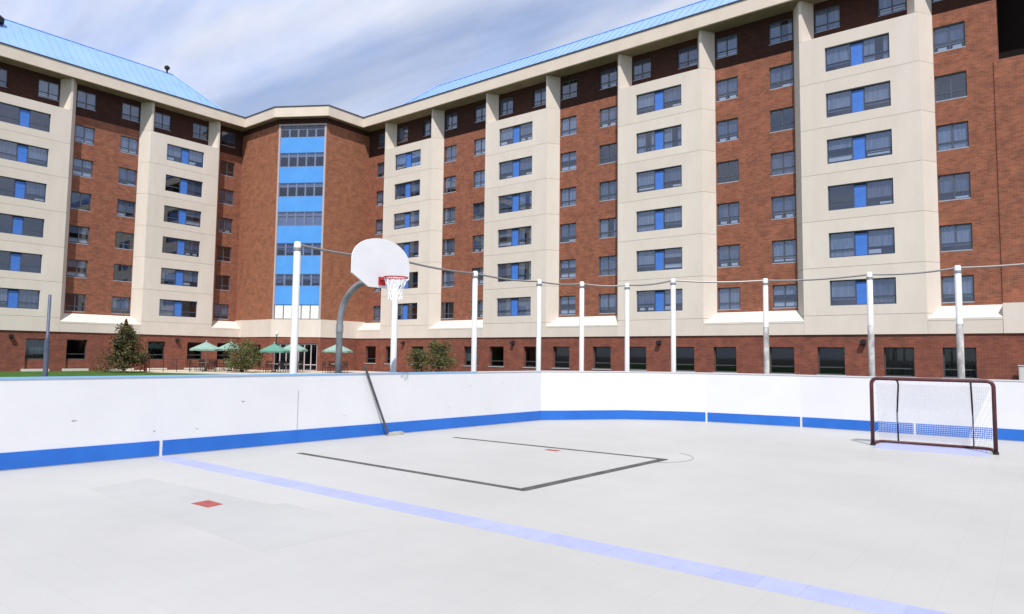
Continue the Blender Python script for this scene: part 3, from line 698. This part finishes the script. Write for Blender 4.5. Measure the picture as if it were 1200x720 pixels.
for s in (0.36, 1.50):
    tp = GA+U*(s+0.05)+Z*(GHT-0.03); bt = GA+U*(s if s < 1 else s+0.06)+BK*DP+Z*0.04
    md = tp+BK*0.42-Z*0.02
    wpart('back_support', MB().tube([tp, tp+BK*0.20-Z*0.01, tp+BK*0.34-Z*0.08, bt+Z*0.55-BK*0.10, bt], 0.015, 8), 'dark', gl, True)
for e, l in ((GA, 'left'), (GB, 'right')):
    wpart('foot', MB().tube([e+Z*0.0, e+Z*0.045], 0.045, 10), 'dark', gl)
net = MB()
def netp(s, t):   # s along width, t from top front (0) over the back to the ground (1)
    prof = [(0.0, GHT), (0.18, GHT-0.02), (0.36, GHT-0.10), (0.50, 0.62), (DP-0.01, 0.05)]
    x_ = t*(len(prof)-1); i = min(int(x_), len(prof)-2); f = x_-i
    d = prof[i][0]*(1-f)+prof[i+1][0]*f; z = prof[i][1]*(1-f)+prof[i+1][1]*f
    return GA + U*(0.04+s*((GB-GA).length-0.08)) + BK*d + Z*z
for k in range(68): net.tube([netp(k/67, j/8) for j in range(9)], 0.0036, 3, False)
for k in range(1, 62): net.tube([netp(0, k/62), netp(1, k/62)], 0.0036, 3, False)
for e in (0.0, 1.0):
    for k in range(1, 12):
        p = netp(e, k/12); f = GA if e == 0 else GB
        q = f + U*(0.04 if e == 0 else -0.04) + Z*p.z
        net.tube([p, q], 0.0048, 3, False)
wpart('net', net, 'net', gl)

# ------------------------------------------------------------------ hockey stick leaning on the boards
st = thing('hockey_stick', 'dark hockey stick leaning against the white boards below the hoop', 'hockey stick', (-10.14, 9.12, 0))
top = Vector((lx(8.66)+0.035, 8.66, 1.36)); bot = Vector((lx(9.12)+0.16, 9.14, 0.05))
d = (top-bot).normalized(); sd = d.cross(Vector((1, 0, 0))).normalized(); fw = sd.cross(d)
mb = MB(); hw, ht = 0.018, 0.013
mb.v = [tuple(p+sd*a+fw*b) for p in (bot, top) for a, b in ((-hw, -ht), (hw, -ht), (hw, ht), (-hw, ht))]
mb.f = [(0, 1, 2, 3), (7, 6, 5, 4), (0, 4, 5, 1), (1, 5, 6, 2), (2, 6, 7, 3), (3, 7, 4, 0)]
wpart('shaft', mb, 'stickshaft', st)
mb = MB(); w = [bot, bot+Vector((0.03, 0.15, -0.035)), bot+Vector((0.045, 0.30, -0.03)), bot+Vector((0.03, 0.40, -0.015))]; hh = [0.03, 0.035, 0.035, 0.02]
for k in range(4):
    c = w[k]; h_ = hh[k]; z0 = 0.004
    mb.v += [(c.x-0.006, c.y, z0), (c.x+0.006, c.y, z0), (c.x+0.006, c.y, z0+2*h_), (c.x-0.006, c.y, z0+2*h_)]
for k in range(3):
    for q in range(4):
        a = k*4+q; b = k*4+(q+1) % 4; mb.f.append((a, b, b+4, a+4))
mb.f += [(3, 2, 1, 0), (12, 13, 14, 15)]
wpart('blade', mb, 'stickblade', st)

# ------------------------------------------------------------------ tall thin pole at the left
tp = thing('steel_pole', 'thin blue-grey steel pole with thicker sleeve outside the left boards', 'pole', (-20.0, 6.45, -0.05))
part('shaft', MB().lathe([(0.036, 0), (0.036, 3.05), (0.0, 3.06)], 10), 'bluepole', tp, smooth=True)
part('sleeve', MB().lathe([(0.058, 0), (0.058, 1.85), (0.038, 1.95)], 10), 'bluepole', tp, smooth=True)

# ------------------------------------------------------------------ patio: umbrellas, tables, chairs, railing, lamp
def umbrella(x, y, z, r, m, lb):
    t = thing('patio_umbrella', lb, 'umbrella', (x, y, -0.02), group='patio umbrellas')
    mb = MB(); n = 8
    for k in range(n):
        a0 = 2*math.pi*k/n; a1 = 2*math.pi*(k+1)/n; am = (a0+a1)/2
        ap = (0, 0, z+0.62); 
        p0 = (r*math.cos(a0), r*math.sin(a0), z); p1 = (r*math.cos(a1), r*math.sin(a1), z); pm_ = (r*0.90*math.cos(am), r*0.90*math.sin(am), z+0.05)
        i = len(mb.v); mb.v += [ap, p0, pm_, p1]; mb.f += [(i, i+1, i+2), (i, i+2, i+3)]
        v0 = (p0[0]*0.985, p0[1]*0.985, z-0.14); v1 = (p1[0]*0.985, p1[1]*0.985, z-0.14)
        mb.quad(p0, v0, (pm_[0], pm_[1], z-0.10), pm_); mb.quad(pm_, (pm_[0], pm_[1], z-0.10), v1, p1)
    part('canopy', mb, m, t)
    part('pole', MB().lathe([(0.03, 0), (0.03, z+0.6)], 8), 'cabinet', t)
    part('base', MB().lathe([(0.0, 0.0), (0.28, 0), (0.28, 0.07), (0.05, 0.10)], 12), 'dark', t)
    part('finial', MB().lathe([(0.03, z+0.6), (0.045, z+0.68), (0, z+0.75)], 8), 'cabinet', t)
    rb = MB()
    for k in range(n):
        a0 = 2*math.pi*k/n; rb.tube([(0, 0, z+0.57), (r*0.98*math.cos(a0), r*0.98*math.sin(a0), z-0.02)], 0.012, 4)
    part('ribs', rb, 'dark', t)
    return t
UM = [(-54.2, 28.85, 1.80, 1.32, 'paleg', 'pale green patio umbrella, leftmost of the group by the left wing'), (-53.6, 30.65, 1.83, 1.25, 'paleg', 'pale green patio umbrella second from left, above the leafy shrub'),
      (-49.2, 31.9, 1.72, 1.25, 'green', 'deep green patio umbrella in front of the brick tower'), (-49.0, 33.6, 1.85, 1.15, 'paleg', 'green patio umbrella partly behind the leftmost white fence post'), (-46.4, 36.05, 1.80, 1.28, 'paleg', 'pale green patio umbrella behind the gooseneck pole')]
tl = ['leftmost umbrella', 'second umbrella from left', 'deep green umbrella', 'umbrella behind the leftmost fence post', 'umbrella behind the gooseneck pole']
def chair(x, y, rz, lb):
    t = thing('patio_chair', lb, 'chair', (x, y, -0.02), rz, 'dark patio chairs')
    part('seat', MB().box(-0.24, 0.24, -0.24, 0.24, 0.42, 0.46), 'dark', t)
    b = MB().box(-0.24, -0.21, 0.22, 0.25, 0.46, 0.92).box(0.21, 0.24, 0.22, 0.25, 0.46, 0.92)
    for k in range(5): b.box(-0.21, 0.21, 0.225, 0.245, 0.52+k*0.085, 0.57+k*0.085)
    part('backrest', b, 'dark', t)
    for sx_ in (-0.22, 0.22):
        for sy_ in (-0.22, 0.22): part('leg', MB().box(sx_-0.015, sx_+0.015, sy_-0.015, sy_+0.015, 0, 0.42), 'dark', t)
    for sx_ in (-0.25, 0.25): part('armrest', MB().box(sx_-0.02, sx_+0.02, -0.22, 0.24, 0.64, 0.67), 'dark', t)
for (x, y, z, r, m, lb), n_ in zip(UM, tl):
    umbrella(x, y, z, r, m, lb)
    t = thing('patio_table', 'round pale patio table under the ' + n_, 'table', (x, y, -0.02), 0, 'patio tables')
    part('table_top', MB().lathe([(0.04, 0.70), (0.55, 0.70), (0.55, 0.735), (0.04, 0.735)], 20), 'tabletop', t)
    for k in range(4):
        a = R(45+90*k); part('leg', MB().tube([(0.40*math.cos(a), 0.40*math.sin(a), 0.0), (0.12*math.cos(a), 0.12*math.sin(a), 0.70)], 0.018, 6), 'dark', t)
    for k, w_ in enumerate(('far left', 'near left', 'near right')):
        a = R(128 + 95*k + 37); chair(x+0.95*math.cos(a), y+0.95*math.sin(a), a-R(90), 'dark patio chair %s of the table under the %s' % (w_, n_))
rail = thing('patio_railing', 'low black metal railing along the paved patio edge', 'railing', (-54.5, 26.0, -0.02))
ra, rb_ = Vector((-54.6, 24.6, 0)), Vector((-52.4, 29.8, 0))
wpart('top_rail', MB().tube([ra+Z*0.98, rb_+Z*0.98], 0.022, 6), 'dark', rail); wpart('bottom_rail', MB().tube([ra+Z*0.15, rb_+Z*0.15], 0.018, 6), 'dark', rail)
for k in range(7): p = ra.lerp(rb_, k/6); wpart('post', MB().tube([p-Z*0.02, p+Z*1.02], 0.028, 6), 'dark', rail)
for k in range(37):
    p = ra.lerp(rb_, k/36); wpart('baluster', MB().tube([p+Z*0.15, p+Z*0.98], 0.007, 4), 'dark', rail)
bo = thing('red_bollard', 'dark red bollard on the paving beside the spiky tree', 'bollard', (-56.2, 25.0, -0.02))
part('body', MB().lathe([(0.12, 0), (0.12, 1.0), (0.10, 1.08), (0, 1.12)], 12), 'redpost', bo); part('collar', MB().lathe([(0.13, 0.82), (0.13, 0.90)], 12), 'dark', bo)
lp = thing('lamp_post', 'slim lamp post with small white globe before the tower', 'lamp post', (-50.6, 33.0, -0.02))
part('pole', MB().lathe([(0.05, 0), (0.035, 3.05)], 8), 'dark', lp); part('globe', MB().lathe([(0.0, 3.02), (0.10, 3.06), (0.15, 3.2), (0.10, 3.33), (0, 3.37)], 12), 'globe', lp, smooth=True)
cbx = thing('utility_cabinet', 'pale grey utility cabinet against the brick base at the right edge', 'cabinet', (-0.45, 41.35, -0.06))
part('body', MB().box(-0.40, 0.40, -0.25, 0.25, 0.05, 1.45), 'cabinet', cbx); part('plinth', MB().box(-0.44, 0.44, -0.29, 0.29, 0, 0.05), 'grey_sill', cbx)
part('door', MB().box(-0.36, 0.36, -0.265, -0.251, 0.12, 1.38), 'cabinet', cbx); part('cap', MB().box(-0.43, 0.43, -0.29, 0.28, 1.451, 1.49), 'cabinet', cbx)

# ------------------------------------------------------------------ trees and shrubs
def leaf_mesh(pts, size, m, rnd):
    mb = MB()
    for p in pts:
        a = Vector((rnd.gauss(0, 1), rnd.gauss(0, 1), rnd.gauss(0, 1))).normalized(); b = a.cross(Vector((rnd.gauss(0, 1), rnd.gauss(0, 1), rnd.gauss(0, 1)))).normalized()
        s = size*rnd.uniform(0.6, 1.4); p = Vector(p)
        i = len(mb.v); mb.v += [tuple(p-a*s), tuple(p+b*s*0.45), tuple(p+a*s), tuple(p-b*s*0.45)]; mb.f.append((i, i+1, i+2, i+3))
    return mb.mesh('crown', m)
def tree(name, lb, cat, loc, h, rad, shape, m, n, seed, stems, group=None, size=0.07, low=0.12, nb=14):
    rnd = random.Random(seed); t = thing(name, lb, cat, (loc[0], loc[1], -0.06), group=group)
    tb = MB(); tips = []
    for s in range(stems):
        a = rnd.uniform(0, 2*math.pi); ln = rnd.uniform(0.05, 0.35)*rad if stems > 1 else 0.05
        base = Vector((math.cos(a)*0.08*(stems > 1), math.sin(a)*0.08*(stems > 1), 0)); tip = Vector((math.cos(a)*ln*2, math.sin(a)*ln*2, h*rnd.uniform(0.75, 0.93)))
        mid = base.lerp(tip, 0.5)+Vector((rnd.uniform(-.06, .06), rnd.uniform(-.06, .06), 0))
        r0 = 0.075 if stems == 1 else 0.045
        tb.tube([base, mid, tip], [r0, r0*0.6, r0*0.15], 7)
        for k in range(nb):
            f = rnd.uniform(low, 0.95); p = base.lerp(mid, f*2) if f < 0.5 else mid.lerp(tip, f*2-1)
            b = rnd.uniform(0, 2*math.pi); zf = p.z/h
            rr2 = shape(zf+0.08)*rad*rnd.uniform(0.7, 1.15)
            q = Vector((math.cos(b)*rr2, math.sin(b)*rr2, min(h*0.98, p.z+rnd.uniform(0.0, 0.45))))
            tb.tube([p, p.lerp(q, 0.5)+Vector((0, 0, 0.05)), q], [r0*0.4, r0*0.25, r0*0.08], 5); tips.append((p, q))
    part('trunk', tb, 'bark', t, smooth=True)
    pts = []
    while len(pts) < n:
        p, q = rnd.choice(tips); f = rnd.uniform(0.25, 1.08); c = p.lerp(q, f)
        sp = 0.09+0.05*rad
        pts.append(c+Vector((rnd.gauss(0, sp), rnd.gauss(0, sp), rnd.gauss(0, sp*1.1))))
    for k in range(int(n*0.12)):   # leader
        f = rnd.uniform(0.7, 1.0); w_ = (1.03-f)*rad*0.5
        if stems == 1: pts.append(Vector((rnd.gauss(0, w_*0.5), rnd.gauss(0, w_*0.5), h*f)))
    link('crown', leaf_mesh(pts, size, MT[m], rnd), t, None, True)
    return t
cone = lambda f: max(0.05, 1.12*(1.03-f)) if f > 0.14 else 0.95
ball = lambda f: math.sqrt(max(0.05, 1-(2*min(f, 1)-1)**2))*0.95
tree('conifer_tree', 'small pointed dark tree on the lawn before the left wing', 'tree', (-54.6, 22.72), 4.0, 1.95, cone, 'leaf_dark', 6500, 3, 1, size=0.085, low=0.05, nb=60)
tree('leafy_shrub', 'bushy olive-green shrub between the patio umbrellas', 'shrub', (-50.3, 29.85), 2.6, 1.6, ball, 'leaf_olive', 4600, 5, 5, size=0.075)
tree('leafy_shrub', 'left of the two small shrubs by the right wing base', 'shrub', (-38.6, 37.9), 2.25, 1.05, ball, 'leaf_olive', 1500, 8, 4, size=0.075)
tree('leafy_shrub', 'right, taller of the two small shrubs by the right wing base', 'shrub', (-36.4, 37.9), 2.75, 1.35, ball, 'leaf_olive', 2400, 11, 4, size=0.075)
